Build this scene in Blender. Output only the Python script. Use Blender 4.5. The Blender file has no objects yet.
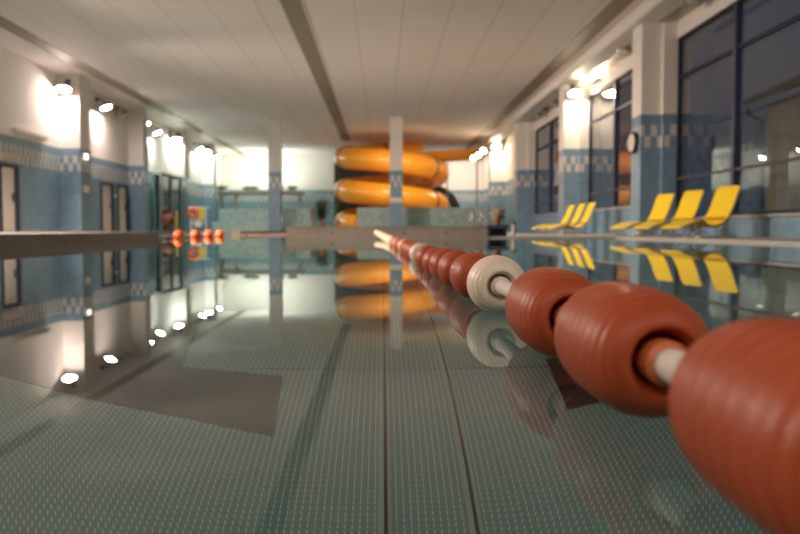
import bpy, bmesh, math, random
from mathutils import Vector, Matrix

random.seed(7)
SC = bpy.context.scene
COL = SC.collection
R = math.radians
PI = math.pi

# ------------------------------------------------------------------ camera
EYE = 0.167
cam_d = bpy.data.cameras.new('camera')
cam = bpy.data.objects.new('camera', cam_d)
COL.objects.link(cam)
cam.location = (0, 0, EYE)
cam.rotation_euler = (R(90 - 2.72), 0, R(-1.325))
cam_d.lens = 35.0
cam_d.sensor_width = 36.0
cam_d.clip_start = 0.01
cam_d.clip_end = 400
cam_d.dof.use_dof = True
cam_d.dof.focus_distance = 1.45
cam_d.dof.aperture_fstop = 4.6
SC.camera = cam

# ------------------------------------------------------------------ world: blue dusk
W = bpy.data.worlds.new('dusk')
SC.world = W
W.use_nodes = True
wn = W.node_tree
wn.nodes['Background'].inputs['Color'].default_value = (0.036, 0.046, 0.068, 1)
wn.nodes['Background'].inputs['Strength'].default_value = 0.66

# ------------------------------------------------------------------ view, sampling
SC.view_settings.view_transform = 'Standard'
SC.view_settings.look = 'None'
SC.view_settings.gamma = 1.0
SC.view_settings.use_curve_mapping = False
SC.view_settings.exposure = 0.52
cy = SC.cycles
cy.use_denoising = True
cy.max_bounces = 14
cy.diffuse_bounces = 6
cy.glossy_bounces = 6
cy.transmission_bounces = 10
cy.transparent_max_bounces = 16
cy.sample_clamp_indirect = 6.0
cy.caustics_reflective = False
cy.caustics_refractive = True
cy.blur_glossy = 0.5

# the hall's other lamps, unseen, behind and beside the camera; slide fill is added
LIGHT_GAIN = 1.0
def room_light(name, loc, rot, size, power, color, spread=180):
    l = bpy.data.lights.new(name, 'AREA')
    l.shape = 'RECTANGLE'
    l.size, l.size_y = size
    l.energy = power * LIGHT_GAIN
    l.color = color
    l.spread = R(spread)
    o = bpy.data.objects.new(name, l)
    o.location = loc
    o.rotation_euler = rot
    COL.objects.link(o)
    return o
room_light('hall_lamp', (-4.5, -4.0, 5.0), (R(35), 0, 0), (8, 0.6), 165, (1.0, 0.82, 0.74))
room_light('hall_lamp', (3.2, -4.0, 5.0), (R(35), 0, 0), (3, 0.6), 70, (1.0, 0.88, 0.80))
for yy in (9.5, 15.5, 20.3):
    room_light('hall_lamp', (-10.2, yy, 4.3), (0, R(-54), R(0 if yy < 10 else 34)), (0.5, 0.6), 560, (1.0, 0.78, 0.65), 105)
room_light('canopy_lamp', (-7.8, 51.9, 3.0), (R(165), 0, 0), (4.5, 0.4), 125, (0.95, 1.0, 0.90))
room_light('slide_fill', (1.6, 37.4, 4.95), (R(58), 0, 0), (6.0, 0.2), 75, (1.0, 0.84, 0.66), 95)  # added fill light that brightens the front of the slide, no fixture modelled
room_light('slide_fill', (5.2, 51.0, 5.1), (R(40), 0, 0), (2.2, 0.3), 120, (1.0, 0.78, 0.66))  # added light that brightens the far wall beside the slide

# ------------------------------------------------------------------ node helpers
class NT:
    def __init__(self, name):
        self.m = bpy.data.materials.new(name)
        self.m.use_nodes = True
        self.t = self.m.node_tree
        self.b = self.t.nodes['Principled BSDF']
        self.out = self.t.nodes['Material Output']
    def n(self, kind, **kw):
        x = self.t.nodes.new(kind)
        for k, v in kw.items():
            setattr(x, k, v)
        return x
    def _in(self, sock, v):
        if isinstance(v, (int, float)):
            sock.default_value = v
        elif isinstance(v, (tuple, list)):
            sock.default_value = tuple(v) if len(v) == 4 else (tuple(v) + (1,) if sock.type == 'RGBA' else tuple(v))
        else:
            self.t.links.new(v, sock)
    def math(self, op, a, b=None):
        x = self.n('ShaderNodeMath', operation=op)
        self._in(x.inputs[0], a)
        if b is not None:
            self._in(x.inputs[1], b)
        return x.outputs[0]
    def mix(self, f, a, b):
        x = self.n('ShaderNodeMix', data_type='RGBA')
        self._in(x.inputs[0], f)
        self._in(x.inputs[6], a)
        self._in(x.inputs[7], b)
        return x.outputs[2]
    def xyz(self):
        g = self.n('ShaderNodeNewGeometry')
        s = self.n('ShaderNodeSeparateXYZ')
        self.t.links.new(g.outputs['Position'], s.inputs[0])
        return s.outputs[0], s.outputs[1], s.outputs[2]
    def noise(self, scale, detail=3.0, vec=None):
        x = self.n('ShaderNodeTexNoise')
        x.inputs['Scale'].default_value = scale
        x.inputs['Detail'].default_value = detail
        if vec is None:
            g = self.n('ShaderNodeNewGeometry')
            vec = g.outputs['Position']
        self.t.links.new(vec, x.inputs['Vector'])
        return x.outputs['Fac']
    def bump(self, h, strength, dist=0.01):
        x = self.n('ShaderNodeBump')
        x.inputs['Strength'].default_value = strength
        x.inputs['Distance'].default_value = dist
        self.t.links.new(h, x.inputs['Height'])
        self.t.links.new(x.outputs[0], self.b.inputs['Normal'])
    def set(self, **kw):
        for k, v in kw.items():
            self._in(self.b.inputs[k.replace('_', ' ')], v)
        return self

def plain(name, color, rough=0.5, metallic=0.0, vary=0.12, scale=6.0, spec=0.5, coat=0.0):
    """procedural material: base colour with soft noise mottling"""
    k = NT(name)
    f = k.noise(scale)
    lo = tuple(c * (1 - vary) for c in color)
    hi = tuple(min(1, c * (1 + vary)) for c in color)
    k.set(Base_Color=k.mix(f, lo, hi), Roughness=rough, Metallic=metallic)
    k.b.inputs['Specular IOR Level'].default_value = spec
    k.b.inputs['Coat Weight'].default_value = coat
    return k.m

def emitter(name, color, strength):
    k = NT(name)
    k.set(Base_Color=(0.9, 0.9, 0.9))
    k.b.inputs['Emission Color'].default_value = tuple(color) + (1,)
    k.b.inputs['Emission Strength'].default_value = strength
    return k.m

# wall: white plaster above, blue ceramic tile below, chequer frieze
TILE_TOP, FR0, FRH, FRW = 2.93, 2.15, 0.265, 0.152
def wall_material(name, paint, tile, frieze_white, tile_rough=0.25):
    k = NT(name)
    x, y, z = k.xyz()
    s = k.math('ADD', x, y)
    s = k.math('ADD', s, 40.0)
    col = k.math('FLOOR', k.math('DIVIDE', s, FRW))
    row = k.math('FLOOR', k.math('DIVIDE', k.math('SUBTRACT', z, FR0), FRH))
    chk = k.math('MODULO', k.math('ADD', k.math('ADD', col, row), 100.0), 2.0)
    band = k.math('MULTIPLY', k.math('GREATER_THAN', z, FR0), k.math('LESS_THAN', z, FR0 + 2 * FRH))
    isw = k.math('MULTIPLY', band, chk)
    # fine joints
    gs = k.math('LESS_THAN', k.math('FRACT', k.math('DIVIDE', s, 0.152)), 0.035)
    gz = k.math('LESS_THAN', k.math('FRACT', k.math('DIVIDE', k.math('ADD', z, 5.0), 0.152)), 0.035)
    g = k.math('MAXIMUM', gs, gz)
    # each tile its own slight shade
    cell = k.n('ShaderNodeCombineXYZ')
    k.t.links.new(col, cell.inputs[0])
    k.t.links.new(k.math('FLOOR', k.math('DIVIDE', z, 0.152)), cell.inputs[1])
    wn_ = k.n('ShaderNodeTexWhiteNoise')
    k.t.links.new(cell.outputs[0], wn_.inputs['Vector'])
    tcol = k.mix(wn_.outputs['Value'], tuple(c * 0.9 for c in tile), tuple(c * 1.1 for c in tile))
    tcol = k.mix(isw, tcol, frieze_white)
    tcol = k.mix(k.math('MULTIPLY', g, 0.35), tcol, tuple(c * 0.75 + 0.12 for c in tile))
    up = k.math('GREATER_THAN', z, TILE_TOP)
    pn = k.noise(1.3)
    pcol = k.mix(pn, tuple(c * 0.96 for c in paint), paint)
    k.set(Base_Color=k.mix(up, tcol, pcol))
    k.set(Roughness=k.math('ADD', tile_rough, k.math('MULTIPLY', up, 0.9 - tile_rough)))
    k.bump(k.math('SUBTRACT', 1.0, k.math('MULTIPLY', g, k.math('SUBTRACT', 1.0, up))), 0.3, 0.003)
    return k.m

M = {}
M['wall'] = wall_material('tiled_wall', (0.80, 0.76, 0.71), (0.185, 0.30, 0.395), (0.62, 0.58, 0.54))
M['wall_far'] = wall_material('tiled_wall_pale', (0.80, 0.78, 0.72), (0.22, 0.38, 0.42), (0.62, 0.60, 0.56))

def ceiling_material():
    k = NT('ceiling_panels')
    x, y, z = k.xyz()
    fx = k.math('FRACT', k.math('DIVIDE', k.math('ADD', x, 40.55), 1.14))
    fy = k.math('FRACT', k.math('DIVIDE', k.math('ADD', y, 40.0), 0.60))
    lx = k.math('LESS_THAN', fx, 0.022)
    ly = k.math('MULTIPLY', k.math('LESS_THAN', fy, 0.03), 0.35)
    g = k.math('MAXIMUM', lx, ly)
    n = k.noise(0.5)
    c = k.mix(n, (0.76, 0.70, 0.66), (0.82, 0.765, 0.72))
    k.set(Base_Color=k.mix(k.math('MULTIPLY', g, 0.45), c, (0.25, 0.22, 0.19)), Roughness=0.75)
    return k.m
M['ceiling'] = ceiling_material()

def strip_material():
    k = NT('ceiling_grille')
    x, y, z = k.xyz()
    fy = k.math('FRACT', k.math('DIVIDE', k.math('ADD', y, 40.0), 1.2))
    seam = k.math('LESS_THAN', fy, 0.05)
    slat = k.math('LESS_THAN', k.math('FRACT', k.math('DIVIDE', k.math('ADD', x, 40.0), 0.06)), 0.4)
    c = k.mix(slat, (0.28, 0.245, 0.17), (0.22, 0.19, 0.13))
    k.set(Base_Color=k.mix(k.math('MULTIPLY', seam, 0.5), c, (0.40, 0.36, 0.27)), Roughness=0.6)
    return k.m
M['strip'] = strip_material()

def pool_floor_material():
    k = NT('embossed_steel')
    x, y, z = k.xyz()
    PX, PY = 0.0118, 0.0139
    fx = k.math('SUBTRACT', k.math('FRACT', k.math('DIVIDE', k.math('ADD', x, 50.003), PX)), 0.5)
    fy = k.math('SUBTRACT', k.math('FRACT', k.math('DIVIDE', k.math('ADD', y, 50.0), PY)), 0.5)
    d = k.math('SQRT', k.math('ADD', k.math('MULTIPLY', k.math('MULTIPLY', fx, fx), 1.9), k.math('MULTIPLY', k.math('MULTIPLY', fy, fy), 1.9)))
    dot = k.n('ShaderNodeMapRange')
    dot.interpolation_type = 'SMOOTHSTEP'
    k.t.links.new(d, dot.inputs[0])
    dot.inputs[1].default_value = 0.15
    dot.inputs[2].default_value = 0.25
    dot.inputs[3].default_value = 1.0
    dot.inputs[4].default_value = 0.0
    n = k.noise(2.2)
    n2 = k.noise(30.0, 4.0)
    base = k.mix(n, (0.128, 0.232, 0.238), (0.162, 0.275, 0.278))
    base = k.mix(k.math('MULTIPLY', n2, 0.35), base, (0.10, 0.19, 0.19))
    k.set(Base_Color=k.mix(dot.outputs[0], base, (0.80, 0.90, 0.84)), Roughness=0.38, Metallic=0.10)  # near-white studs: their highlights are painted into the base colour
    k.bump(dot.outputs[0], 0.35, 0.002)
    return k.m
M['pool_floor'] = pool_floor_material()

def water_material():
    k = NT('pool_water')
    k.t.nodes.remove(k.b)
    g = k.n('ShaderNodeBsdfGlass')
    g.inputs['IOR'].default_value = 1.333
    g.inputs['Roughness'].default_value = 0.0
    g.inputs['Color'].default_value = (0.95, 1.0, 0.985, 1)
    k.t.links.new(g.outputs[0], k.out.inputs['Surface'])
    return k.m
M['water'] = water_material()

def glass_material(name, tint, f_gain=1.3):
    k = NT(name)
    k.t.nodes.remove(k.b)
    lw = k.n('ShaderNodeLayerWeight')
    lw.inputs['Blend'].default_value = 0.5
    f = k.math('ADD', 0.035, k.math('MULTIPLY', k.math('POWER', lw.outputs['Facing'], 5.0), 0.95))
    tr = k.n('ShaderNodeBsdfTransparent')
    tr.inputs['Color'].default_value = tuple(tint) + (1,)
    gl = k.n('ShaderNodeBsdfGlossy')
    gl.inputs['Roughness'].default_value = 0.0
    mx = k.n('ShaderNodeMixShader')
    k.t.links.new(k.math('MINIMUM', k.math('MULTIPLY', f, f_gain), 1.0), mx.inputs[0])
    k.t.links.new(tr.outputs[0], mx.inputs[1])
    k.t.links.new(gl.outputs[0], mx.inputs[2])
    k.t.links.new(mx.outputs[0], k.out.inputs['Surface'])
    return k.m
M['glass'] = glass_material('window_glass', (0.90, 0.92, 0.93))
M['dark_glass'] = glass_material('tinted_glass', (0.55, 0.64, 0.62))

def mosaic_material():
    k = NT('mosaic_tile')
    v = k.n('ShaderNodeTexVoronoi')
    v.inputs['Scale'].default_value = 16.0
    g = k.n('ShaderNodeNewGeometry')
    k.t.links.new(g.outputs['Position'], v.inputs['Vector'])
    s = k.n('ShaderNodeSeparateColor')
    k.t.links.new(v.outputs['Color'], s.inputs[0])
    k.set(Base_Color=k.mix(s.outputs[0], (0.22, 0.33, 0.32), (0.46, 0.59, 0.55)), Roughness=0.3)
    return k.m
M['mosaic'] = mosaic_material()

def deck_material(name, a, b, joint=0.3, rough=0.5):
    k = NT(name)
    x, y, z = k.xyz()
    jx = k.math('LESS_THAN', k.math('FRACT', k.math('DIVIDE', k.math('ADD', x, 50.0), joint)), 0.03)
    jy = k.math('LESS_THAN', k.math('FRACT', k.math('DIVIDE', k.math('ADD', y, 50.0), joint)), 0.03)
    n = k.noise(3.0)
    k.set(Base_Color=k.mix(k.math('MULTIPLY', k.math('MAXIMUM', jx, jy), 0.5), k.mix(n, a, b), (0.2, 0.19, 0.18)), Roughness=rough)
    return k.m
M['deck'] = deck_material('deck_tiles', (0.44, 0.43, 0.40), (0.52, 0.50, 0.46))
M['curb'] = plain('brown_curb', (0.15, 0.105, 0.078), 0.4, vary=0.25, scale=4)
M['bulk'] = plain('brown_steel_bulkhead', (0.36, 0.30, 0.25), 0.35, vary=0.25, scale=3)
M['coping'] = plain('pale_coping', (0.40, 0.385, 0.35), 0.45)
M['navy'] = plain('navy_metal', (0.012, 0.017, 0.045), 0.6)
M['navy_soft'] = plain('navy_frame', (0.045, 0.045, 0.10), 0.4)
M['black'] = plain('black_plastic', (0.012, 0.012, 0.013), 0.4)
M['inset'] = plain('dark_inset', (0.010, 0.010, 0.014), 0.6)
M['white'] = plain('white_paint', (0.78, 0.75, 0.70), 0.5, vary=0.04)
M['door'] = plain('door_white', (0.70, 0.64, 0.58), 0.5, vary=0.04)
M['grey'] = plain('grey_metal', (0.30, 0.29, 0.27), 0.45, 0.3)
M['dkgrey'] = plain('dark_grey', (0.07, 0.07, 0.075), 0.55)
M['joint'] = plain('joint_steel', (0.26, 0.33, 0.32), 0.4)
M['chrome'] = plain('stainless_steel', (0.72, 0.72, 0.70), 0.14, 1.0, vary=0.03)
M['orange'] = plain('orange_fibreglass', (0.86, 0.33, 0.018), 0.28, vary=0.05, scale=1.5, coat=0.3)
M['seam'] = plain('orange_flange', (0.25, 0.085, 0.01), 0.5)
M['yellow'] = plain('yellow_fabric', (0.95, 0.66, 0.010), 0.6, vary=0.05)
M['yellow_band'] = plain('yellow_fabric_seam', (0.42, 0.25, 0.02), 0.7)
M['ball'] = plain('orange_float', (0.95, 0.13, 0.012), 0.4, vary=0.06)
M['red'] = plain('red_float', (0.42, 0.075, 0.021), 0.44, vary=0.10, scale=20, spec=0.3, coat=0.03)
M['cream'] = plain('cream_float', (0.86, 0.72, 0.56), 0.42, vary=0.05, scale=20)
M['hub_red'] = plain('orange_hub', (0.62, 0.17, 0.04), 0.4)
M['cable'] = plain('cream_cable', (0.74, 0.66, 0.56), 0.55, vary=0.15, scale=60)
M['leaf'] = plain('foliage', (0.08, 0.24, 0.04), 0.6, vary=0.5, scale=9)
M['leaf_pale'] = plain('pale_foliage', (0.30, 0.34, 0.20), 0.7, vary=0.4, scale=5)
M['straw'] = plain('cream_straw', (0.62, 0.50, 0.36), 0.8, vary=0.3, scale=25)
M['brown'] = plain('brown_stalk', (0.16, 0.07, 0.035), 0.8, vary=0.4, scale=25)
M['terracotta'] = plain('terracotta', (0.22, 0.07, 0.035), 0.7)
M['bark'] = plain('bark', (0.02, 0.019, 0.017), 0.9)
M['annex'] = plain('annex_render', (0.30, 0.27, 0.19), 0.9)
M['roof'] = plain('annex_roof', (0.05, 0.046, 0.042), 0.8)
M['ground'] = plain('outside_ground', (0.10, 0.11, 0.10), 0.9)
M['teal'] = plain('teal_panel', (0.20, 0.36, 0.34), 0.6)
M['purple'] = plain('purple_foam', (0.16, 0.05, 0.20), 0.6)
M['foam_yellow'] = plain('yellow_foam', (0.75, 0.62, 0.08), 0.6)
M['concrete'] = plain('grey_green_concrete', (0.33, 0.35, 0.30), 0.8, vary=0.3)
M['clockface'] = plain('clock_face', (0.66, 0.60, 0.50), 0.5, vary=0.03)
M['sign'] = plain('sign_board', (0.72, 0.66, 0.62), 0.5, vary=0.03)
M['sign_text'] = plain('sign_print', (0.30, 0.16, 0.16), 0.6)
M['frost'] = plain('frosted_lens', (0.50, 0.47, 0.42), 0.3)

# ------------------------------------------------------------------ geometry helpers
def bx(bm, x0, x1, y0, y1, z0, z1):
    vs = [bm.verts.new((x, y, z)) for z in (z0, z1) for y in (y0, y1) for x in (x0, x1)]
    for f in ((0, 2, 3, 1), (4, 5, 7, 6), (0, 1, 5, 4), (2, 6, 7, 3), (0, 4, 6, 2), (1, 3, 7, 5)):
        bm.faces.new([vs[i] for i in f])
    return vs

def bevel(bm, w, seg=2):
    bmesh.ops.bevel(bm, geom=list(bm.edges), offset=w, segments=seg, affect='EDGES', profile=0.6)

def tube(bm, pts, r, n=10, cap=True, closed=False, flat=None):
    """sweep a ring along pts; r is a number or one per point"""
    pts = [Vector(p) for p in pts]
    L = len(pts)
    rings = []
    up = Vector((0, 0, 1))
    prev = None
    for i, p in enumerate(pts):
        if closed:
            t = (pts[(i + 1) % L] - pts[i - 1]).normalized()
        else:
            t = (pts[min(i + 1, L - 1)] - pts[max(i - 1, 0)]).normalized()
        if prev is None:
            a = up if abs(t.dot(up)) < 0.95 else Vector((1, 0, 0))
            u = t.cross(a).normalized()
        else:
            u = (prev - t * prev.dot(t)).normalized()
        prev = u
        v = t.cross(u)
        rr = r[i] if isinstance(r, (list, tuple)) else r
        rings.append([bm.verts.new(p + rr * (math.cos(2 * PI * k / n) * u + math.sin(2 * PI * k / n) * v)) for k in range(n)])
    m = L if closed else L - 1
    for i in range(m):
        a, b = rings[i], rings[(i + 1) % L]
        for k in range(n):
            bm.faces.new((a[k], a[(k + 1) % n], b[(k + 1) % n], b[k]))
    if cap and not closed:
        bm.faces.new(rings[0][::-1])
        bm.faces.new(rings[-1])
    return rings

def lathe(bm, prof, n=32, axis='Y', closed=False):
    """prof: list of (radius, along)"""
    rings = []
    for (r, a) in prof:
        ring = []
        for k in range(n):
            c, s = r * math.cos(2 * PI * k / n), r * math.sin(2 * PI * k / n)
            co = {'Y': (c, a, s), 'Z': (c, s, a), 'X': (a, c, s)}[axis]
            ring.append(bm.verts.new(co))
        rings.append(ring)
    m = len(rings)
    for i in range(m if closed else m - 1):
        a, b = rings[i], rings[(i + 1) % m]
        for k in range(n):
            bm.faces.new((a[k], a[(k + 1) % n], b[(k + 1) % n], b[k]))
    if not closed:
        if prof[0][0] > 1e-5:
            bm.faces.new(rings[0][::-1])
        if prof[-1][0] > 1e-5:
            bm.faces.new(rings[-1])
    bmesh.ops.remove_doubles(bm, verts=bm.verts, dist=1e-6)

def blob(bm, c, r, seed, sub=2, rough=0.25, squash=(1, 1, 1)):
    rnd = random.Random(seed)
    res = bmesh.ops.create_icosphere(bm, subdivisions=sub, radius=1.0)
    for v in res['verts']:
        k = r * (1 + rough * (rnd.random() - 0.5) * 2)
        v.co = Vector((v.co.x * k * squash[0], v.co.y * k * squash[1], v.co.z * k * squash[2])) + Vector(c)

def obj(name, bm, m, parent=None, smooth=False, auto=None):
    me = bpy.data.meshes.new(name)
    bmesh.ops.recalc_face_normals(bm, faces=bm.faces)
    bm.to_mesh(me)
    bm.free()
    me.materials.append(M[m] if isinstance(m, str) else m)
    if smooth:
        for p in me.polygons:
            p.use_smooth = True
        if auto:
            me.set_sharp_from_angle(angle=R(auto))
    o = bpy.data.objects.new(name, me)
    COL.objects.link(o)
    if parent:
        o.parent = parent
    return o

def tag(o, label=None, cat=None, group=None, kind=None):
    if label: o['label'] = label
    if cat: o['category'] = cat
    if group: o['group'] = group
    if kind: o['kind'] = kind
    return o

def thing(name, label, cat, loc=(0, 0, 0), rz=0.0, group=None, kind=None):
    o = bpy.data.objects.new(name, None)
    COL.objects.link(o)
    o.location = loc
    o.rotation_euler = (0, 0, rz)
    return tag(o, label, cat, group, kind)

def kids(o):
    return [c for c in bpy.data.objects if c.parent == o]

def dup(root, loc, rz=None, label=None):
    r = root.copy()
    COL.objects.link(r)
    r.location = loc
    if rz is not None:
        r.rotation_euler = (r.rotation_euler[0], r.rotation_euler[1], rz)
    if label:
        r['label'] = label
    for ch in kids(root):
        c = ch.copy()
        COL.objects.link(c)
        c.parent = r
        for g in kids(ch):
            d = g.copy()
            COL.objects.link(d)
            d.parent = c
    return r

def new():
    return bmesh.new()

# ================================================================== THE HALL
XL, XR, YB, YF, ZC = -10.9, 7.0, -6.0, 54.0, 5.4
PXL = 4.8            # right edge of the pool
XCURB = -3.7         # left edge of the main pool
YEND = 15.8          # far end of the main pool
POOL_Z = -0.80

# floor: decks round the pools
bm = new()
bx(bm, PXL, XR, YB, YF, -1.0, 0.03)
bx(bm, -1.93, PXL, YEND, YF, -1.0, 0.03)
bx(bm, -4.6, -1.93, 24.0, YF, -1.0, 0.03)
bx(bm, XL, -4.6, 37.0, YF, -1.0, 0.03)
bx(bm, XL, XCURB - 0.25, YB, 13.0, -1.0, 0.126)
bx(bm, XL, -9.5, 13.0, 37.0, -1.0, 0.126)
bx(bm, XCURB - 0.25, PXL, YB, -3.0, -1.0, 0.03)
tag(obj('floor', bm, 'deck'), 'pale tiled deck around the pools', 'floor', kind='structure')

# ceiling with three grille strips
bm = new()
bx(bm, XL - 0.3, XR + 0.3, YB - 0.3, YF + 0.3, ZC, ZC + 0.15)
tag(obj('ceiling', bm, 'ceiling'), 'panelled off-white ceiling over the hall', 'ceiling', kind='structure')
for i, (xc, w, lab) in enumerate(((-9.57, 0.5, 'khaki grille strip in the ceiling along the left wall'),
                                  (-2.09, 0.48, 'khaki grille strip in the middle of the ceiling'),
                                  (5.50, 0.50, 'khaki grille strip in the ceiling along the window side'))):
    bm = new()
    bx(bm, xc - w / 2, xc + w / 2, YB, YF - 8 if i == 1 else YF, ZC - 0.012, ZC + 0.02)
    tag(obj('trim_%d' % (i + 1), bm, 'strip'), lab, 'ceiling strip', kind='structure')

bm = new()
bx(bm, 5.95, 6.62, YB, YF, 5.08, ZC)
bevel(bm, 0.12, 4)
tag(obj('trim_6', bm, 'white'), 'low white soffit along the tops of the window piers', 'soffit', kind='structure')

# left wall with piers every seven metres
bm = new()
bx(bm, XL - 0.3, XL, YB, YF, 0.0, ZC)
for y, p, d in ((26.7, 0.70, 0.95), (33.9, 0.64, 0.72), (40.9, 0.64, 0.72), (47.9, 0.64, 0.72)):
    bx(bm, XL, XL + p, y, y + d, 0.0, ZC)
tag(obj('wall_left', bm, 'wall'), 'left wall, white above and blue tiled below, with piers', 'wall', kind='structure')

# far wall and wall behind the camera
bm = new()
bx(bm, XL - 0.3, XR + 0.3, YF, YF + 0.3, 0.0, ZC)
tag(obj('wall_far', bm, 'wall_far'), 'far end wall behind the water slide', 'wall', kind='structure')
bm = new()
bx(bm, XL - 0.3, XR + 0.3, YB - 0.3, YB, 0.0, ZC)
tag(obj('wall_back', bm, 'wall'), 'wall behind the camera', 'wall', kind='structure')

# right wall: three window bays between piers
PIERS = ((18.5, 19.35), (26.4, 27.35), (35.6, 36.5), (44.5, 45.4))
WIN = ((9.4, 18.5, 0.45), (19.35, 26.4, 0.84), (27.35, 35.6, 0.86))
WTOP = 4.70
bm = new()
bx(bm, XR, XR + 0.35, YB, WIN[0][0], 0.0, ZC)
for (a, b, s) in WIN:
    bx(bm, XR, XR + 0.35, a, b, 0.0, s)
    bx(bm, XR, XR + 0.35, a, b, WTOP, ZC)
for (a, b) in PIERS:
    bx(bm, XR - 0.32, XR + 0.35, a, b, 0.0, ZC)
    bx(bm, XR - 0.80, XR - 0.32, a + 0.12, b - 0.05, 0.0, ZC)
bx(bm, XR, XR + 0.35, 36.5, 44.5, 0.0, ZC)
bx(bm, XR, XR + 0.35, 45.4, YF, 0.0, ZC)
tag(obj('wall_right', bm, 'wall'), 'right wall with tiled piers between tall windows', 'wall', kind='structure')

def make_window(n, a, b, sill, mulls, lab):
    root = thing('window_%d' % n, lab, 'window', (XR + 0.02, a, 0), kind='structure')
    L = b - a
    f = new()
    bx(f, 0, 0.08, 0, L, sill, sill + 0.07)
    bx(f, 0, 0.08, 0, L, WTOP - 0.07, WTOP)
    bx(f, 0, 0.08, 0, 0.07, sill, WTOP)
    bx(f, 0, 0.08, L - 0.07, L, sill, WTOP)
    obj('window_frame', f, 'navy', root)
    for y in mulls:
        f = new()
        bx(f, -0.03, 0.09, y - a - 0.055, y - a + 0.055, sill + 0.02, WTOP - 0.02)
        obj('mullion', f, 'navy_soft', root)
    for z, w in ((3.77, 0.04), (1.38, 0.025)):
        f = new()
        bx(f, 0.0, 0.075, 0.03, L - 0.03, z - w, z + w)
        obj('transom', f, 'navy' if z > 3 else 'dkgrey', root)
    g = new()
    bx(g, 0.045, 0.057, 0.03, L - 0.03, sill + 0.03, WTOP - 0.03)
    obj('glass', g, 'glass', root)
    s = new()
    bx(s, -0.08, 0.02, 0.0, L, sill - 0.04, sill + 0.005)
    obj('window_sill', s, 'coping', root)
make_window(1, *WIN[0], (12.4, 15.45), 'tall dark window behind the nearest yellow loungers')
make_window(2, *WIN[1], (23.45,), 'tall dark window left of the round wall clock')
make_window(3, *WIN[2], (32.5,), 'farthest tall dark window past the floodlit pier')

# free-standing columns
def column(x0, y0, lab):
    bm = new()
    bx(bm, x0, x0 + 0.58, y0, y0 + 0.58, 0.02, ZC)
    return tag(obj('column', bm, 'wall'), lab, 'column', kind='structure')
column(-5.38, 37.1, 'blue tiled column standing in front of the left mosaic basin')
column(0.37, 36.2, 'blue tiled column standing in front of the orange slide')

# ------------------------------------------------------------------ pool shell and water
bm = new()
def quad(bm, x0, x1, y0, y1, z):
    bm.faces.new([bm.verts.new(p) for p in ((x0, y0, z), (x1, y0, z), (x1, y1, z), (x0, y1, z))])
GROOVES = (0.003, 0.147)
xs = [XCURB - 0.3, GROOVES[0], GROOVES[0] + 0.006, GROOVES[1], GROOVES[1] + 0.006, PXL]
for i in (0, 2, 4):
    bx(bm, xs[i], xs[i + 1], -3.0, 1.80, POOL_Z - 0.05, POOL_Z)
    bx(bm, xs[i], xs[i + 1], 1.806, YEND, POOL_Z - 0.05, POOL_Z)
bx(bm, -9.5, XCURB - 0.3, 13.0, 37.0, POOL_Z - 0.05, POOL_Z)
bx(bm, XCURB - 0.3, -1.93, YEND, 24.0, POOL_Z - 0.05, POOL_Z)
tag(obj('pool_floor', bm, 'pool_floor'), 'studded grey-green steel floor under the water', 'pool floor', kind='structure')
bm = new()
bx(bm, XCURB - 0.2, PXL, -3.0, YEND, POOL_Z - 0.12, POOL_Z - 0.10)
tag(obj('pool_floor_underlay', bm, 'inset'), 'dark underlay seen in the pool floor joints', 'pool floor', kind='structure')
for gx in GROOVES:
    bm = new()
    bx(bm, gx - 0.010, gx - 0.001, -3.0, YEND, POOL_Z - 0.01, POOL_Z + 0.004)
    bx(bm, gx + 0.007, gx + 0.012, -3.0, YEND, POOL_Z - 0.01, POOL_Z + 0.003)
    tag(obj('trim_%d' % (4 + GROOVES.index(gx)), bm, 'joint'), 'steel edging of the %s floor joint on the pool floor' % ('left' if gx < 0.1 else 'right'), 'floor joint', kind='structure')

def poly_slab(name, pts, z0, z1, m):
    bm = new()
    lo = [bm.verts.new((x, y, z0)) for x, y in pts]
    hi = [bm.verts.new((x, y, z1)) for x, y in pts]
    bm.faces.new(lo[::-1])
    bm.faces.new(hi)
    n = len(pts)
    for i in range(n):
        bm.faces.new((lo[i], lo[(i + 1) % n], hi[(i + 1) % n], hi[i]))
    return obj(name, bm, m)
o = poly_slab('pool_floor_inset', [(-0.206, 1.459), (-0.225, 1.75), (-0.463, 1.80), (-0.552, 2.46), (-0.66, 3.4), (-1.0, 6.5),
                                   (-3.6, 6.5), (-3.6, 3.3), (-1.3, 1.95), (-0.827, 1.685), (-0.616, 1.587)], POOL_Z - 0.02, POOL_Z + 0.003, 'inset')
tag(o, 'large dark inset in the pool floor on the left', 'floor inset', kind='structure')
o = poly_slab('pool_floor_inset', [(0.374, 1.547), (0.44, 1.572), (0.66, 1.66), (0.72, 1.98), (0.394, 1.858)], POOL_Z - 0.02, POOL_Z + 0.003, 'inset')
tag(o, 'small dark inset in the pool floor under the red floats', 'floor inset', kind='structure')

bm = new()
quad(bm, XCURB - 0.02, PXL, -3.0, YEND, 0.0)
quad(bm, -9.5, XCURB - 0.02, 13.0, 24.0, 0.0)
quad(bm, XCURB - 0.02, -1.93, YEND, 24.0, 0.0)
quad(bm, -9.5, -4.6, 24.0, 37.0, 0.0)
bmesh.ops.remove_doubles(bm, verts=bm.verts, dist=1e-5)
tag(obj('pool_water', bm, 'water'), 'still mirror-like water of the swimming pool', 'water', kind='structure')

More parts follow.
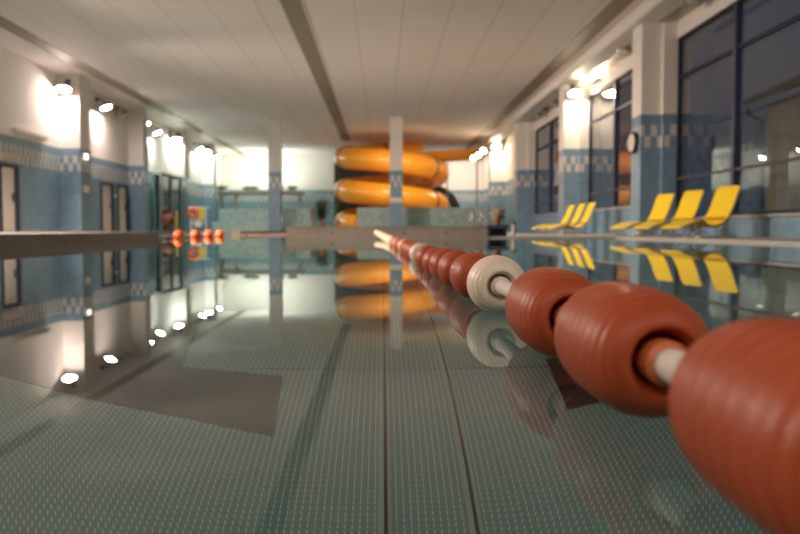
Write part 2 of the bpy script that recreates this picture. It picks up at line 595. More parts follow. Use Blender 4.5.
# raised edges
bm = new()
bx(bm, XCURB - 0.25, XCURB, -3.0, 13.0, -1.0, 0.128)
bx(bm, -9.5, XCURB - 0.25, 12.75, 13.0, -1.0, 0.128)
tag(obj('pool_edge', bm, 'curb'), 'raised brown pool edge along the left side', 'pool edge', kind='structure')
bm = new()
bx(bm, -4.6, -4.35, 24.0, 37.0, -1.0, 0.13)
bx(bm, -4.6, -1.93, 23.8, 24.0, -1.0, 0.05)
tag(obj('pool_edge', bm, 'curb'), 'thin brown pool edge in front of the left mosaic basin', 'pool edge', kind='structure')
bm = new()
bx(bm, PXL - 0.03, PXL + 0.28, -3.0, YEND, -0.9, 0.036)
bx(bm, 2.75, PXL - 0.03, YEND - 0.03, YEND + 0.3, -0.9, 0.036)
tag(obj('pool_edge', bm, 'coping'), 'low pale pool coping below the yellow loungers', 'pool edge', kind='structure')

# end bulkhead with round holes
root = thing('bulkhead', 'brown steel bulkhead at the far end of the lane', 'bulkhead', (0, YEND - 0.06, 0), kind='structure')
bm = new()
bx(bm, -1.93, 2.12, 0.0, 0.45, -0.9, 0.24)
obj('wall', bm, 'bulk', root)
bm = new()
bx(bm, -1.95, 2.14, -0.02, 0.47, 0.215, 0.243)
obj('coping', bm, 'bulk', root)
for x in (-1.0, 0.45, 1.3):
    bm = new()
    lathe(bm, [(0.022, -0.012), (0.022, 0.0)], 12, 'Y')
    h = obj('bolt', bm, 'black', root)
    h.location = (x, 0, 0.11)

# ------------------------------------------------------------------ mosaic basins
def basin(x0, x1, y0, y1, h, lab, step=None):
    r = thing('mosaic_basin', lab, 'basin', ((x0 + x1) / 2, y0, 0.03))
    w = (x1 - x0) / 2
    bm = new()
    bx(bm, -w, w, 0, 0.25, 0, h)
    bx(bm, -w, w, y1 - y0 - 0.25, y1 - y0, 0, h)
    bx(bm, -w, -w + 0.25, 0.25, y1 - y0 - 0.25, 0, h)
    bx(bm, w - 0.25, w, 0.25, y1 - y0 - 0.25, 0, h)
    obj('wall', bm, 'mosaic', r)
    bm = new()
    bx(bm, -w + 0.25, w - 0.25, 0.25, y1 - y0 - 0.25, 0, h - 0.2)
    obj('basin_floor', bm, 'mosaic', r)
    if step:
        bm = new()
        bx(bm, -w - 0.15, w + 0.1, -0.75, -0.001, 0, step)
        obj('step', bm, 'mosaic', r)
    return r
basin(-1.20, 5.15, 38.2, 40.6, 1.24, 'grey-green mosaic basin wall in front of the orange slide')
basin(-8.10, -3.55, 38.9, 41.5, 1.20, 'pale mosaic basin with a step at the far left', 0.55)

# ================================================================== ORANGE WATER SLIDE
SX, SY, RH, TR = 0.56, 44.6, 2.64, 0.64
def sl_pt(t):                       # t in turns, 0 = back
    a = PI / 2 + 2 * PI * t
    return Vector((RH * math.cos(a), RH * math.sin(a), 4.74 - 1.85 * t))
root = thing('water_slide', 'orange spiral tube water slide at the far end of the hall', 'water slide', (SX, SY, 0.03))
pts = [Vector((1.9, RH, 4.80)), Vector((1.0, RH, 4.77))] + [sl_pt(i / 64) for i in range(0, int(64 * 2.42))]
bm = new()
tube(bm, pts, TR, 28)
obj('tube', bm, 'orange', root, smooth=True, auto=50)
for t in (0.02, 0.31, 0.64, 0.97, 1.31, 1.64, 1.97, 2.31):
    p0, p1 = sl_pt(t - 0.004), sl_pt(t + 0.004)
    bm = new()
    tube(bm, [p0, p1], TR + 0.035, 28)
    obj('flange', bm, 'seam', root, smooth=True, auto=50)
bm = new()                          # open start trough
N = 14
rows = []
for x, zc in ((5.5, 4.98), (4.4, 4.95), (3.2, 4.88), (1.8, 4.81)):
    o_, i_ = [], []
    for k in range(N + 1):
        a = PI + PI * k / N
        o_.append(bm.verts.new((x, RH + TR * math.cos(a), zc + TR * math.sin(a))))
        i_.append(bm.verts.new((x, RH + (TR - 0.04) * math.cos(a), zc + (TR - 0.04) * math.sin(a))))
    rows.append((o_, i_))
for (oa, ia), (ob, ib) in zip(rows, rows[1:]):
    for k in range(N):
        bm.faces.new((oa[k], oa[k + 1], ob[k + 1], ob[k]))
        bm.faces.new((ia[k], ib[k], ib[k + 1], ia[k + 1]))
    bm.faces.new((oa[0], ob[0], ib[0], ia[0]))
    bm.faces.new((oa[N], ia[N], ib[N], ob[N]))
for (o_, i_) in (rows[0], rows[-1]):
    for k in range(N):
        bm.faces.new((o_[k], o_[k + 1], i_[k + 1], i_[k]))
obj('trough', bm, 'orange', root, smooth=True, auto=50)
bm = new()
tube(bm, [(0, 0, 0), (0, 0, 5.0)], 0.16, 20)
obj('support_pole', bm, 'grey', root, smooth=True, auto=50)
for t in (0.25, 0.5, 0.75, 1.0, 1.25, 1.5, 1.75, 2.0):
    p = sl_pt(t)
    bm = new()
    tube(bm, [(0, 0, p.z - 0.72), (p.x, p.y, p.z - 0.66)], 0.06, 10)
    bx(bm, p.x - 0.16, p.x + 0.16, p.y - 0.16, p.y + 0.16, p.z - 0.68, p.z - 0.58)
    obj('support_arm', bm, 'chrome', root)
bm = new()
for x in (3.4, 5.2):
    tube(bm, [(x, RH, 0), (x, RH, 4.36)], 0.045, 12)
obj('support_leg', bm, 'concrete', root, smooth=True, auto=50)

# dark screen behind the coils, dark ribbed pipe at the right of them
bm = new()
bx(bm, -3.0, 1.9, 49.2, 49.4, 0.03, 4.5)
tag(obj('partition', bm, 'dkgrey'), 'dark partition behind the left side of the orange slide', 'partition')
bm = new()
pp = []
rr = []
for i in range(49):
    a = R(8 + 100 * i / 48)
    pp.append((3.1 + 1.5 * math.cos(a), 48.3, 1.2 + 1.5 * math.sin(a)))
    rr.append(0.28 if i % 2 else 0.25)
tube(bm, [(4.585, 48.3, 0.04)] + pp, [0.28] + rr, 16)
tag(obj('ribbed_pipe', bm, 'dkgrey', smooth=True), 'dark ribbed pipe curving down at the right of the slide', 'pipe')

# ================================================================== FLOODLIGHTS
def lens_mat(name, col, s):
    return emitter(name, col, s)
LENS = {
    'pink': lens_mat('lens_pinkish', (1.0, 0.78, 0.70), 300),
    'green': lens_mat('lens_greenish', (0.93, 1.0, 0.90), 160),
    'warm': lens_mat('lens_warm', (1.0, 0.82, 0.60), 190),
    'amber': lens_mat('lens_amber', (1.0, 0.74, 0.48), 55),
    'off': M['frost'],
}
def make_flood(kind):
    r = thing('floodlight', '', 'lamp', (0, 0, 0), group='wall floodlights')
    # origin: centre of the lens; lamp looks down, slightly towards -Y; bracket goes up and back to +Y
    bm = new()
    prof = [(0.05, 0.22), (0.12, 0.20), (0.19, 0.06), (0.20, 0.0), (0.175, 0.0), (0.17, 0.03)]
    lathe(bm, prof, 24, 'Z')
    h = obj('housing', bm, 'grey', r, smooth=True, auto=40)
    bm = new()
    lathe(bm, [(0.172, 0.02), (0.165, 0.0), (0.12, -0.012), (0.06, -0.018), (0.0, -0.02)], 24, 'Z')
    l = obj('lens', bm, LENS[kind], r, smooth=True)
    for o in (h, l):
        o.scale = (1.28, 1.05, 1.0)
        o.rotation_euler = (R(-24), 0, 0)
    bm = new()
    tube(bm, [(0, 0.04, 0.20), (0, 0.16, 0.30), (0, 0.34, 0.32)], 0.025, 8)
    bx(bm, -0.09, 0.09, 0.33, 0.37, 0.24, 0.40)
    obj('bracket', bm, 'dkgrey', r)
    return r
protos = {}
def flood(kind, x, y, z, rz, lab):
    if kind not in protos:
        o = protos[kind] = make_flood(kind)
        o.location = (x, y, z)
        o.rotation_euler = (0, 0, rz)
        o['label'] = lab
    else:
        o = dup(protos[kind], (x, y, z), rz, lab)
    return o
LW = XL + 0.38
PW = XL + 0.34
flood('pink', PW, 26.32, 4.83, 0, 'lit floodlight on the nearest left pier, brightest on the left wall')
flood('pink', LW, 30.2, 4.83, R(90), 'lit floodlight on the left wall just past the nearest pier')
flood('off', LW, 32.4, 4.86, R(90), 'unlit grey floodlight on the left wall between two lit ones')
flood('green', LW, 35.2, 4.86, R(90), 'lit floodlight on the left wall just past the second pier, larger of a close pair')
flood('green', LW, 37.0, 4.72, R(90), 'lit floodlight above the dark glass cabin, smaller of a close pair')
flood('green', PW, 40.50, 4.80, 0, 'lit floodlight on the third left pier, right of the close pair')
flood('green', LW, 45.6, 4.85, R(90), 'lit floodlight on the left wall past the third pier')
flood('green', PW, 47.50, 4.85, 0, 'lit floodlight on the fourth and farthest left pier')
flood('green', LW, 50.2, 4.85, R(90), 'lit floodlight on the left wall nearest the far corner')

RWX = XR - 0.38
flood('warm', XR - 0.52, 26.10, 4.72, 0, 'lit floodlight on the pier left of the clock pier')
flood('warm', XR - 0.52, 44.15, 4.86, 0, 'lit floodlight on the far right pier beside the slide')
flood('off', XR - 0.42, 21.3, 5.02, R(-90), 'unlit floodlight above the window left of the clock')
flood('off', XR - 0.42, 16.6, 5.02, R(-90), 'unlit floodlight above the window with the nearest loungers')
flood('off', XR - 0.42, 30.0, 4.98, R(-90), 'unlit floodlight above the farthest window, nearer of two')
flood('off', XR - 0.42, 33.0, 4.98, R(-90), 'unlit floodlight above the farthest window, farther of two')

# slim uplight on the header beside the second pier
r = thing('wall_washer', 'bright wall lamp glowing against the ceiling above the window left of the clock', 'lamp', (XR - 0.001, 25.2, 4.98))
bm = new()
bx(bm, -0.20, 0, -0.45, 0.45, -0.05, 0.05)
obj('housing', bm, 'grey', r)
bm = new()
bx(bm, -0.18, -0.02, -0.42, 0.42, 0.05, 0.075)
obj('lens', bm, LENS['warm'], r)

# cluster of three spots on one arm beside the slide
r = thing('spotlight_cluster', 'three warm spotlights on one arm beside the end of the orange slide', 'lamp', (XR - 0.80, 44.75, 4.62))
bm = new()
tube(bm, [(0.0, 0, 0), (-0.45, -0.7, 0.05), (-0.8, -1.0, -0.22), (-1.15, -1.15, -0.45)], 0.03, 8)
bx(bm, -0.05, 0.0, -0.1, 0.1, -0.12, 0.12)
obj('arm', bm, 'dkgrey', r)
bm = new()
lathe(bm, [(0.05, 0.22), (0.11, 0.18), (0.155, 0.02), (0.155, -0.02), (0.13, -0.02)], 20, 'Y')
h0 = obj('spot_head', bm, 'dkgrey', r, smooth=True, auto=40)
bm = new()
lathe(bm, [(0.13, -0.02), (0.11, -0.06), (0.06, -0.085), (0.0, -0.09)], 20, 'Y')
l0 = obj('lens', bm, LENS['amber'], h0, smooth=True)
for i, (x, y, z) in enumerate(((-0.50, -1.0, 0.0), (-0.82, -1.2, -0.28), (-1.13, -1.35, -0.46))):
    if i == 0:
        h = h0
    else:
        h = h0.copy()
        COL.objects.link(h)
        l = l0.copy()
        COL.objects.link(l)
        l.parent = h
    h.location = (x, y, z)
    h.rotation_euler = (R(25), 0, R(-20 + 20 * i))

# ================================================================== LEFT WALL FITTINGS
def door(n, y0, y1, ztop, lab):
    r = thing('door_%d' % n, lab, 'door', (XL, y0, 0.126), kind='structure')
    h, w = ztop - 0.126, y1 - y0
    bm = new()
    bx(bm, 0.0, 0.06, -0.03, 0.0, 0, h + 0.09)
    bx(bm, 0.0, 0.12, w, w + 0.18, 0, h + 0.09)
    bx(bm, 0.0, 0.10, 0.0, w, h, h + 0.09)
    obj('door_frame', bm, 'navy', r)
    bm = new()
    bx(bm, 0.0, 0.05, 0.0, w, 0, h)
    obj('door_leaf', bm, 'door', r)
    bm = new()
    bx(bm, 0.05, 0.07, w - 0.14, w - 0.06, 0.88, 1.12)
    tube(bm, [(0.06, w - 0.10, 1.03), (0.11, w - 0.10, 1.03), (0.11, w - 0.24, 1.03)], 0.012, 8)
    obj('door_handle', bm, 'black', r)
door(1, 22.55, 23.30, 1.98, 'white door with navy frame nearest on the left wall')
door(2, 30.55, 31.50, 1.95, 'white door with navy frame, first of the pair past the nearest pier')
door(3, 32.45, 33.30, 1.95, 'white door with navy frame, second of the pair past the nearest pier')

def sign(x, y0, y1, z0, z1, lab, lines=0):
    r = thing('sign', lab, 'sign', (x, (y0 + y1) / 2, (z0 + z1) / 2))
    w, h = (y1 - y0) / 2, (z1 - z0) / 2
    bm = new()
    bx(bm, 0, 0.02, -w, w, -h, h)
    obj('board', bm, 'sign', r)
    for k in range(lines):
        z = h * (0.42 - 0.84 * k / max(1, lines - 1))
        bm = new()
        rnd = random.Random(k)
        y, top, bot = -w * 0.85, [], []
        while y < w * 0.85:
            hh = rnd.uniform(0.010, 0.026)
            for yy in (y, y + 0.03):
                top.append((0.022, yy, z + hh))
                bot.append((0.022, yy, z - hh))
            y += 0.045
        vs = [bm.verts.new(p) for p in top + bot[::-1]]
        bm.faces.new(vs)
        bmesh.ops.triangulate(bm, faces=bm.faces)
        obj('print', bm, 'sign_text', r)
sign(XL, 22.60, 23.80, 2.16, 2.40, 'white sign with faint print above the nearest white door', 2)
sign(XL + 0.70, 26.95, 27.40, 1.46, 1.70, 'small white square sign on the nearest left pier')
sign(XL, 31.75, 32.30, 1.50, 1.62, 'small white sign between the pair of white doors')
# sign on the column in front of the slide
bm = new()
bx(bm, 0.375, 0.945, 36.18, 36.2, 1.45, 1.68)
tag(obj('sign', bm, 'sign'), 'white band-shaped sign on the column before the slide', 'sign')

r = thing('wall_lamp', 'long white lamp box on the left wall above the tiles', 'lamp', (XL, 23.3, 3.05))
bm = new()
bx(bm, 0, 0.16, 0, 2.2, 0.0, 0.14)
bevel(bm, 0.02)
obj('housing', bm, 'white', r)
bm = new()
bx(bm, 0.01, 0.14, 0.03, 2.17, -0.012, 0.002)
obj('diffuser', bm, 'frost', r)

r = thing('emergency_light', 'small lit lamp at the tile edge of the nearest left pier', 'lamp', (XL + 0.70, 26.95, 2.66), R(90))
bm = new()
bx(bm, -0.17, 0.17, -0.10, 0, -0.05, 0.10)
obj('housing', bm, 'white', r)
bm = new()
bx(bm, -0.15, 0.15, -0.115, -0.09, -0.08, 0.10)
obj('diffuser', bm, emitter('emergency_glow', (1.0, 0.9, 0.75), 2.0), r)

# dark glass cabin on the left wall
r = thing('glass_cabin', 'dark glass cabin with grey posts against the left wall', 'cabin', (XL + 0.64, 36.5, 0.126))
for y in (0.0, 1.75, 3.55):
    bm = new()
    bx(bm, -0.06, 0.04, y - 0.06, y + 0.06, 0, 2.60)
    obj('post', bm, 'grey', r)
bm = new()
bx(bm, -0.05, -0.03, 0.05, 3.5, 0.1, 2.6)
obj('glass', bm, 'dark_glass', r)
bm = new()
bx(bm, -0.36, 0.06, -0.06, 3.61, 2.60, 2.72)
obj('roof', bm, 'concrete', r)
bm = new()
bx(bm, -0.34, -0.30, 0.0, 3.5, 0.0, 2.6)
obj('back_panel', bm, 'teal', r)
bm = new()
bx(bm, -0.29, -0.10, 0.1, 3.4, 1.95, 2.30)
obj('shelf_box', bm, 'black', r)

# swim aids stacked in front of the cabin
bm = new()
blob(bm, (XL + 1.0, 36.3, 0.62), 0.30, 3, 3, 0.02)
blob(bm, (XL + 1.0, 36.3, 0.22), 0.12, 3, 2, 0.02)
tag(obj('buoy', bm, 'terracotta', smooth=True), 'brown-orange buoy in front of the dark glass cabin', 'buoy')
for (y, z0, z1, m, lab) in ((37.6, 0.50, 1.12, 'purple', 'purple swim board standing in front of the dark glass cabin'),
                            (38.7, 0.52, 1.14, 'foam_yellow', 'yellow swim board standing in front of the dark glass cabin')):
    bm = new()
    bx(bm, XL + 0.72, XL + 0.78, y - 0.26, y + 0.26, 0.127, z1)
    bevel(bm, 0.02)
    tag(obj('swim_board', bm, m), lab, 'swim board')

# life-ring stand by the far left pool
r = thing('life_ring_stand', 'orange life ring and yellow board on a white stand at the far left', 'life ring', (-9.6, 35.2, 0.126))
r.location = (-9.65, 39.6, 0.03)
bm = new()
tube(bm, [(0, 0, 0), (0, 0, 1.28)], 0.035, 10)
tube(bm, [(0.75, 0, 0), (0.75, 0, 1.28)], 0.035, 10)
tube(bm, [(-0.15, 0, 1.28), (0.95, 0, 1.28)], 0.03, 10)
tube(bm, [(0, 0, 0.5), (0.75, 0, 0.5)], 0.03, 10)
obj('stand', bm, 'white', r, smooth=True, auto=50)
bm = new()
ring = [(0.15 + 0.22 * math.cos(2 * PI * k / 24), -0.10, 1.0 + 0.22 * math.sin(2 * PI * k / 24)) for k in range(24)]
tube(bm, ring, 0.085, 12, closed=True)
obj('ring', bm, 'ball', r, smooth=True)
bm = new()
bx(bm, 0.40, 0.70, -0.09, -0.04, 0.66, 1.22)
bevel(bm, 0.02)
obj('board', bm, 'foam_yellow', r)
bm = new()
bx(bm, 0.20, 0.55, -0.09, -0.04, 0.30, 0.62)
bevel(bm, 0.02)
obj('lower_board', bm, 'white', r)

# grey canopy ledge along the far wall
r = thing('canopy', 'long grey-green canopy ledge on posts before the far left wall', 'canopy', (-10.5, 50.0, 0.03))
bm = new()
bx(bm, 0.0, 5.4, 0.0, 1.4, 2.42, 2.66)
bevel(bm, 0.04)
obj('slab', bm, 'concrete', r)
for x in (0.15, 1.1, 5.2):
    bm = new()
    bx(bm, x - 0.09, x + 0.09, 0.3, 0.5, 0, 2.43)
    obj('post', bm, 'concrete', r)
for i, (x, y, rad, lab) in enumerate(((-10.1, 50.5, 0.30, 'leftmost low shrub on the far grey canopy'), (-8.4, 50.5, 0.22, 'low shrub on the grey canopy left of the tall column'),
                                 (-6.0, 50.6, 0.26, 'rightmost low shrub on the far grey canopy'))):
    bm = new()
    for k in range(5):
        blob(bm, (x + random.uniform(-.5, .5), y + random.uniform(-.2, .2), 2.70 + rad * 0.72), rad * random.uniform(.5, .9), 10 * i + k, 2, 0.35, (1.3, 1, 0.7))
    tag(obj('shrub', bm, 'leaf_pale'), lab, 'plant', group='shrubs on the canopy')

def leafy_plant(x, y, h, n, seed, lab, spread=0.5, leafm='leaf'):
    rnd = random.Random(seed)
    r = thing('potted_plant', lab, 'plant', (x, y, 0.03))
    bm = new()
    lathe(bm, [(0.16, 0), (0.22, 0.36), (0.24, 0.36), (0.24, 0.40), (0.19, 0.40), (0.18, 0.34), (0, 0.34)], 20, 'Z')
    obj('pot', bm, 'concrete', r, smooth=True, auto=40)
    bm = new()
    st = new()
    for k in range(n):
        a = rnd.uniform(0, 2 * PI)
        d = rnd.uniform(0.1, 1) * spread
        top = Vector((d * math.cos(a), d * math.sin(a), 0.4 + (h - 0.4) * rnd.uniform(0.45, 1)))
        mid = Vector((top.x * 0.35, top.y * 0.35, top.z * 0.65))
        tube(st, [(0, 0, 0.33), mid, top], 0.008, 5)
        for q in range(5):
            c = mid.lerp(top, q / 4)
            b = rnd.uniform(0, 2 * PI)
            dirv = Vector((math.cos(b), math.sin(b), rnd.uniform(-.1, .5))) * rnd.uniform(0.22, 0.36)
            side = Vector((-math.sin(b), math.cos(b), 0)) * 0.08
            v = [bm.verts.new(c), bm.verts.new(c + dirv * .5 + side), bm.verts.new(c + dirv), bm.verts.new(c + dirv * .5 - side)]
            bm.faces.new(v)
    obj('stem', st, 'brown', r)
    obj('foliage', bm, leafm, r)
    return r
leafy_plant(-3.3, 42.6, 1.9, 60, 5, 'green potted plant left of the orange slide', 0.45)
leafy_plant(-2.5, 48.1, 2.0, 60, 6, 'green potted plant behind the lowest slide coil', 0.4)

# ================================================================== HANDRAILS
def handrail(x, y, z, s, lab, rz=0):
    r = thing('pool_handrail', lab, 'handrail', (x, y, z), rz)
    for sx in (-0.5, 0.5):
        pts = [(sx * s * .6, 0.35 * s, 0)] + [(sx * s * .6, 0.35 * s * math.cos(PI * k / 14), s * (0.62 + 0.38 * math.sin(PI * k / 14))) for k in range(15)] + [(sx * s * .6, -0.35 * s, 0)]
        bm = new()
        tube(bm, pts, 0.024, 10)
        obj('rail', bm, 'chrome', r, smooth=True)
    return r
handrail(-4.25, 35.4, 0.02, 0.85, 'stainless pool handrail beside the left blue column')
handrail(1.95, YEND + 0.24, 0.235, 0.33, 'stainless handrail on the right end of the brown bulkhead')

# small block on the bulkhead, navy bench, dried arrangement, bollard
bm = new()
bx(bm, -1.27, -1.17, YEND + 0.05, YEND + 0.17, 0.243, 0.33)
bevel(bm, 0.012)
bx(bm, -1.25, -1.19, YEND + 0.08, YEND + 0.14, 0.32, 0.37)
tag(obj('marker_block', bm, 'terracotta'), 'small red-brown block standing on the left part of the bulkhead', 'block')
r = thing('bench', 'low navy bench at the far right corner of the pool', 'bench', (2.52, 17.2, 0.03))
bm = new()
bx(bm, -0.24, 0.26, -0.18, 0.18, 0.17, 0.25)
bevel(bm, 0.01)
obj('seat', bm, 'navy_soft', r)
for sx in (-0.19, 0.17):
    bm = new()
    bx(bm, sx, sx + 0.05, -0.14, 0.14, 0.0, 0.175)
    obj('leg', bm, 'navy', r)
bm = new()
bx(bm, -0.2, 0.2, 0.08, 0.12, 0.0, 0.175)
obj('back_board', bm, 'navy', r)
r = thing('dried_flowers', 'cream and brown dried flower arrangement on the navy bench', 'plant', (2.55, 17.2, 0.281))
bm = new()
lathe(bm, [(0.07, 0), (0.10, 0.10), (0.085, 0.10), (0.07, 0.07), (0, 0.07)], 16, 'Z')
obj('pot', bm, 'terracotta', r, smooth=True, auto=40)
for m, nm, sd, x0, n in (('straw', 'cream_flowers', 1, -0.06, 40), ('brown', 'brown_stalks', 2, 0.07, 44)):
    rnd = random.Random(sd)
    bm = new()
    for k in range(n):
        a, d = rnd.uniform(0, 2 * PI), rnd.uniform(0.02, 0.12)
        t = Vector((x0 + d * math.cos(a), d * math.sin(a), rnd.uniform(0.16, 0.34)))
        tube(bm, [(0.0, 0, 0.07), t * 0.6, t], 0.004, 4)
        blob(bm, t, rnd.uniform(0.014, 0.030), k, 1, 0.3)
    obj(nm, bm, m, r)
r = thing('bollard', 'short pale bollard with black cap right of the navy bench', 'bollard', (3.02, 17.8, 0.03))
bm = new()
tube(bm, [(0, 0, 0), (0, 0, 0.27)], 0.045, 16)
obj('post', bm, 'coping', r, smooth=True, auto=50)
bm = new()
lathe(bm, [(0.06, 0.27), (0.065, 0.29), (0.05, 0.33), (0, 0.345)], 16, 'Z')
obj('cap', bm, 'black', r, smooth=True, auto=50)

# ================================================================== CLOCK
r = thing('wall_clock', 'round wall clock with black rim on the tiled pier', 'clock', (XR - 0.803, 19.0, 2.30), R(5))
bm = new()
lathe(bm, [(0.26, 0.02), (0.268, -0.12), (0.25, -0.135), (0.225, -0.12), (0.225, 0.02)], 40, 'X')
obj('rim', bm, 'black', r, smooth=True, auto=40)
bm = new()
lathe(bm, [(0.226, -0.08), (0.226, -0.11), (0.0, -0.11)], 40, 'X')
obj('dial', bm, 'clockface', r)

# ================================================================== LOUNGERS
def make_lounger():
    """head end at the origin, foot towards -X; width along Y"""
    r = thing('sun_lounger', '', 'sun lounger', (0, 0, 0.03), group='yellow sun loungers on the pool deck')
    P = [(0.0, 0.93), (-0.07, 0.80), (-0.18, 0.55), (-0.30, 0.36), (-0.44, 0.25), (-0.62, 0.205), (-0.75, 0.24), (-0.86, 0.30),
         (-1.0, 0.285), (-1.18, 0.235), (-1.36, 0.18)]
    P = [(x * 0.94, z) for x, z in P]
    P2 = []
    for i in range(len(P) - 1):
        for k in range(4):
            t = k / 4
            p0, p1, p2, p3 = P[max(i - 1, 0)], P[i], P[i + 1], P[min(i + 2, len(P) - 1)]
            q = [0.5 * (2 * p1[c] + (p2[c] - p0[c]) * t + (2 * p0[c] - 5 * p1[c] + 4 * p2[c] - p3[c]) * t * t + (3 * p1[c] - p0[c] - 3 * p2[c] + p3[c]) * t ** 3) for c in (0, 1)]
            P2.append(q)
    P2.append(P[-1])
    W2 = 0.29
    def sheet(seq, th, w, off=0.0):
        bm = new()
        rows = []
        n = len(seq)
        for i, (x, z) in enumerate(seq):
            a, b = seq[max(i - 1, 0)], seq[min(i + 1, n - 1)]
            t = Vector((b[0] - a[0], 0, b[1] - a[1])).normalized()
            nn = Vector((t.z, 0, -t.x))
            if nn.z < 0: nn = -nn
            ww = w
            e = min(i, n - 1 - i)
            if e < 3: ww = w - 0.05 * (1 - math.sqrt(1 - (1 - e / 3) ** 2)) if e else w - 0.05
            c = Vector((x, 0, z)) + nn * off
            rows.append([bm.verts.new(c + nn * s * th / 2 + Vector((0, yy, 0))) for s, yy in ((1, -ww), (1, ww), (-1, ww), (-1, -ww))])
        for a, b in zip(rows, rows[1:]):
            for k in range(4):
                bm.faces.new((a[k], a[(k + 1) % 4], b[(k + 1) % 4], b[k]))
        bm.faces.new(rows[0])
        bm.faces.new(rows[-1][::-1])
        return bm
    obj('sling', sheet(P2, 0.028, W2), 'yellow', r)
    obj('seam', sheet(P2[12:15], 0.040, W2 + 0.005), 'yellow_band', r)
    bm = new()
    for s in (-1, 1):
        tube(bm, [(x, s * (W2 + 0.004), z - 0.018) for x, z in P2], 0.013, 8)
    for x, z in (P2[0], P2[-1], P2[22]):
        tube(bm, [(x, -W2, z - 0.022), (x, W2, z - 0.022)], 0.012, 8)
    obj('frame', bm, 'grey', r, smooth=True)
    for (xa, za, xb) in [(p * .94, q, t * .94) for p, q, t in ((-0.28, 0.36, -0.62), (-0.52, 0.215, -0.12), (-0.92, 0.285, -1.12), (-1.1, 0.25, -0.86))]:
        for s in (-1, 1):
            bm = new()
            tube(bm, [(xa, s * (W2 + 0.02), za), (xb, s * (W2 + 0.02), 0.012)], 0.012, 8)
            obj('leg', bm, 'chrome', r, smooth=True)
    for xb in (-0.583, -0.113, -1.053, -0.808):
        bm = new()
        tube(bm, [(xb, -W2 - 0.02, 0.012), (xb, W2 + 0.02, 0.012)], 0.012, 8)
        obj('floor_bar', bm, 'chrome', r, smooth=True)
    return r
lg = make_lounger()
spots = [(6.32, 14.05, 17, 'nearest yellow sun lounger, in front of the window mullion'),
         (6.33, 15.65, 17, 'yellow sun lounger in the middle of the nearer trio'),
         (6.33, 17.2, 17, 'yellow sun lounger of the nearer trio closest to the clock pier'),
         (6.15, 22.6, 3, 'yellow sun lounger of the far trio standing rightmost'),
         (6.15, 23.75, 3, 'yellow sun lounger in the middle of the far trio'),
         (6.15, 25.05, 3, 'yellow sun lounger of the far trio standing leftmost')]
for i, (x, y, a, lab) in enumerate(spots):
    if i == 0:
        lg.location = (x, y, 0.03)
        lg.rotation_euler = (0, 0, R(a))
        lg['label'] = lab
    else:
        dup(lg, (x, y, 0.03), R(a), lab)

# ================================================================== LANE LINE
FR, FC = 0.060, 0.055
def lane_x(y):
    return 0.240 - 0.00140 * y * y
root = thing('lane_line', 'lane rope of red and cream floats running away from the camera', 'lane rope', (0, 0, 0))
def lane_z(y):
    if y < 1.7: return FC
    if y < 3.2: return FC - 0.020 * (y - 1.7) / 1.5
    if y < 9.0: return FC - 0.020
    return FC - 0.020 + 0.085 * ((y - 9.0) / (YEND - 9.0)) ** 1.5
def float_profile(L, p):
    # round-shouldered barrel with fine ridges; ends dished in towards the hub
    pr = [(0.0195, -L + 0.030), (0.0255, -L + 0.014), (0.0290, -L + 0.002)]
    n = 60 if L > 0.08 else 40
    for i in range(n + 1):
        t = math.sin((-1 + 2 * i / n) * PI / 2)
        r = 0.031 + (FR - 0.031) * (1 - abs(t) ** p) ** 0.52
        if i % 4 == 2 and 5 < i < n - 5:
            r -= 0.0016
        pr.append((r, t * L))
    pr += [(0.0290, L - 0.002), (0.0255, L - 0.014), (0.0195, L - 0.030)]
    return pr
def make_float(mat, hubm, L, p):
    bm = new()
    lathe(bm, float_profile(L, p), 56, 'Y', closed=True)
    f = obj('float', bm, mat, root, smooth=True, auto=35)
    bm = new()
    lathe(bm, [(0.0150, -L - 0.010), (0.0195, -L - 0.006), (0.0195, L + 0.006), (0.0150, L + 0.010)], 24, 'Y')
    obj('hub', bm, hubm, f, smooth=True, auto=35)
    return f
plan = [(0.418, 'r'), (0.752, 'r'), (1.075, 'r'), (1.600, 'w'), (1.97, 'r'), (2.38, 'r'), (2.78, 'r'), (3.20, 'r'), (3.70, 'r'), (4.35, 'w'),
        (4.65, 'r'), (4.97, 'r'), (5.29, 'r'), (5.61, 'r'), (5.93, 'r'), (6.20, 'w'), (6.46, 'r'), (6.76, 'r'), (7.06, 'r'), (7.36, 'r'), (7.60, 'w'),
        (7.86, 'r'), (8.16, 'r'), (8.46, 'r')]
y = 8.56
while y < YEND - 0.35:
    y += 0.17
    plan.append((y, 'w'))
fr, fw = make_float('red', 'hub_red', 0.106, 3.2), make_float('cream', 'cable', 0.064, 2.8)
fw['label'] = 'cream float'
used = {'r': False, 'w': False}
for y, c in plan:
    src = fr if c == 'r' else fw
    if not used[c]:
        f = src
        used[c] = True
    else:
        f = src.copy()
        COL.objects.link(f)
        for g in kids(src):
            d = g.copy()
            COL.objects.link(d)
            d.parent = f
    f.location = (lane_x(y), y, lane_z(y))
    f.rotation_euler = (math.atan(lane_z(y + .05) - lane_z(y - .05)) * 10 * 0.98, 0, math.atan(0.0028 * y))
bm = new()
tube(bm, [(lane_x(q), q, lane_z(q)) for q in [0.0 + 0.4 * i for i in range(int(YEND / 0.4))] + [YEND - 0.01]], 0.0145, 14)
obj('cable', bm, 'cable', root, smooth=True)

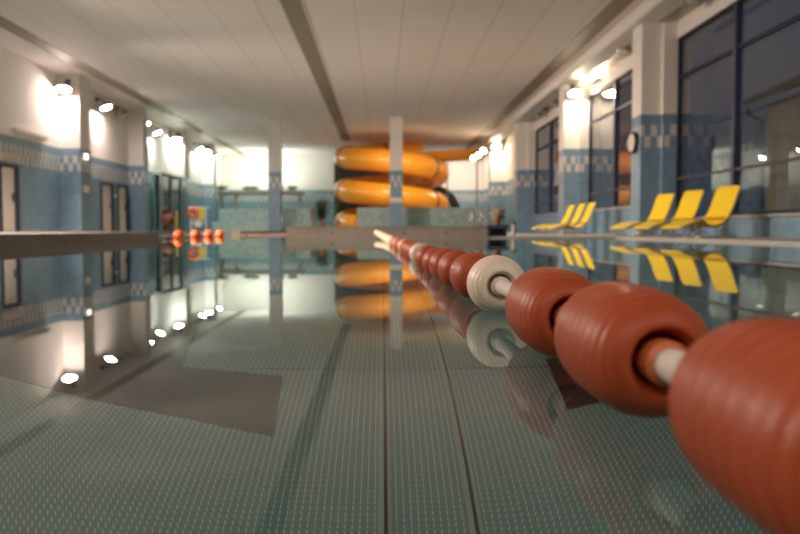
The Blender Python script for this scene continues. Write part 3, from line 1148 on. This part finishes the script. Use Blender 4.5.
# second lane line far left with four orange balls
root2 = thing('lane_line', 'distant lane line with four orange ball floats at the left', 'lane rope', (0, 0, 0))
bm = new()
tube(bm, [(-4.16, 15.0, 0.05), (-4.16, 23.8, 0.05)], 0.012, 8)
tube(bm, [(-4.16, 15.6, 0.05), (-6.5, 13.05, 0.10)], 0.012, 8)
obj('cable', bm, 'cable', root2, smooth=True)
b0 = None
for y in (16.05, 17.5, 18.8, 20.1):
    if b0 is None:
        bm = new()
        prof = [(0.02, -0.112)] + [(0.112 * math.cos(R(a)), 0.112 * math.sin(R(a))) for a in range(-75, 76, 15)] + [(0.02, 0.112)]
        lathe(bm, prof, 28, 'Y')
        b = b0 = obj('ball_float', bm, 'ball', root2, smooth=True)
    else:
        b = b0.copy()
        COL.objects.link(b)
    b.location = (-4.16, y, 0.055)

# ================================================================== OUTSIDE
bm = new()
bx(bm, XR + 0.36, 90, -20, 130, -0.4, -0.05)
tag(obj('ground', bm, 'ground'), 'dark ground outside the windows', 'ground', kind='structure')
r = thing('annex_building', 'dim building with a dark eave outside the nearest window', 'building', (14.0, 10.0, -0.05))
bm = new()
bx(bm, 0.4, 9.0, -8, 19.0, 0.0, 4.9)
obj('wall', bm, 'annex', r)
bm = new()
vs = [(-0.1, -8.5, 5.0), (-0.1, 19.6, 5.0), (4.7, 19.6, 7.2), (4.7, -8.5, 7.2), (9.5, 19.6, 5.0), (9.5, -8.5, 5.0)]
v = [bm.verts.new(p) for p in vs]
w = [bm.verts.new((p[0], p[1], p[2] + 0.22)) for p in vs]
bm.faces.new((v[0], v[1], v[2], v[3])); bm.faces.new((v[3], v[2], v[4], v[5]))
bm.faces.new((w[3], w[2], w[1], w[0])); bm.faces.new((w[5], w[4], w[2], w[3]))
bm.faces.new((v[0], w[0], w[1], v[1])); bm.faces.new((v[5], v[4], w[4], w[5]))
bm.faces.new((v[1], w[1], w[2], v[2])); bm.faces.new((v[2], w[2], w[4], v[4]))
bm.faces.new((v[0], v[3], w[3], w[0])); bm.faces.new((v[3], v[5], w[5], w[3]))
obj('roof', bm, 'roof', r)
bm = new()
tube(bm, [(-0.18, -8.5, 5.06), (-0.18, 19.6, 5.06)], 0.09, 10)
tube(bm, [(-0.18, 19.5, 5.0), (-0.1, 19.4, 4.6), (0.32, 19.2, 4.3), (0.34, 19.2, 0.1)], 0.06, 8)
obj('gutter', bm, 'dkgrey', r)

def bare_tree(x, y, h, seed, lab):
    rnd = random.Random(seed)
    r = thing('bare_tree', lab, 'tree', (x, y, -0.05), group='bare trees outside the window')
    tr, br = new(), new()
    tube(tr, [(0, 0, 0), (0.1, 0.05, h * 0.3), (0.0, 0.1, h * 0.6)], [0.16, 0.12, 0.07], 8)
    def grow(p, d, l, rad, depth):
        e = p + d * l
        mid = p + d * l * 0.5 + Vector((rnd.uniform(-.1, .1), rnd.uniform(-.1, .1), 0)) * l
        tube(br, [p, mid, e], [rad, rad * .8, rad * .55], 5)
        if depth:
            for _ in range(3):
                nd = (d + Vector((rnd.uniform(-.8, .8), rnd.uniform(-.8, .8), rnd.uniform(-.2, .6)))).normalized()
                grow(p.lerp(e, rnd.uniform(.5, 1)), nd, l * .65, rad * .55, depth - 1)
    for k in range(7):
        z = h * (0.28 + 0.05 * k)
        a = k * 2.4
        grow(Vector((0.05, 0.05, z)), Vector((math.cos(a) * .7, math.sin(a) * .7, 0.8)).normalized(), h * 0.24, 0.05, 3)
    obj('trunk', tr, 'bark', r)
    obj('branches', br, 'bark', r)
bare_tree(21.5, 50.0, 7.6, 1, 'bare tree outside, leftmost in the nearest window')
bare_tree(25.5, 56.0, 8.2, 2, 'bare tree outside, middle one left of the window mullion')
bare_tree(31.0, 63.0, 8.6, 3, 'bare tree outside, nearest the annex eave')
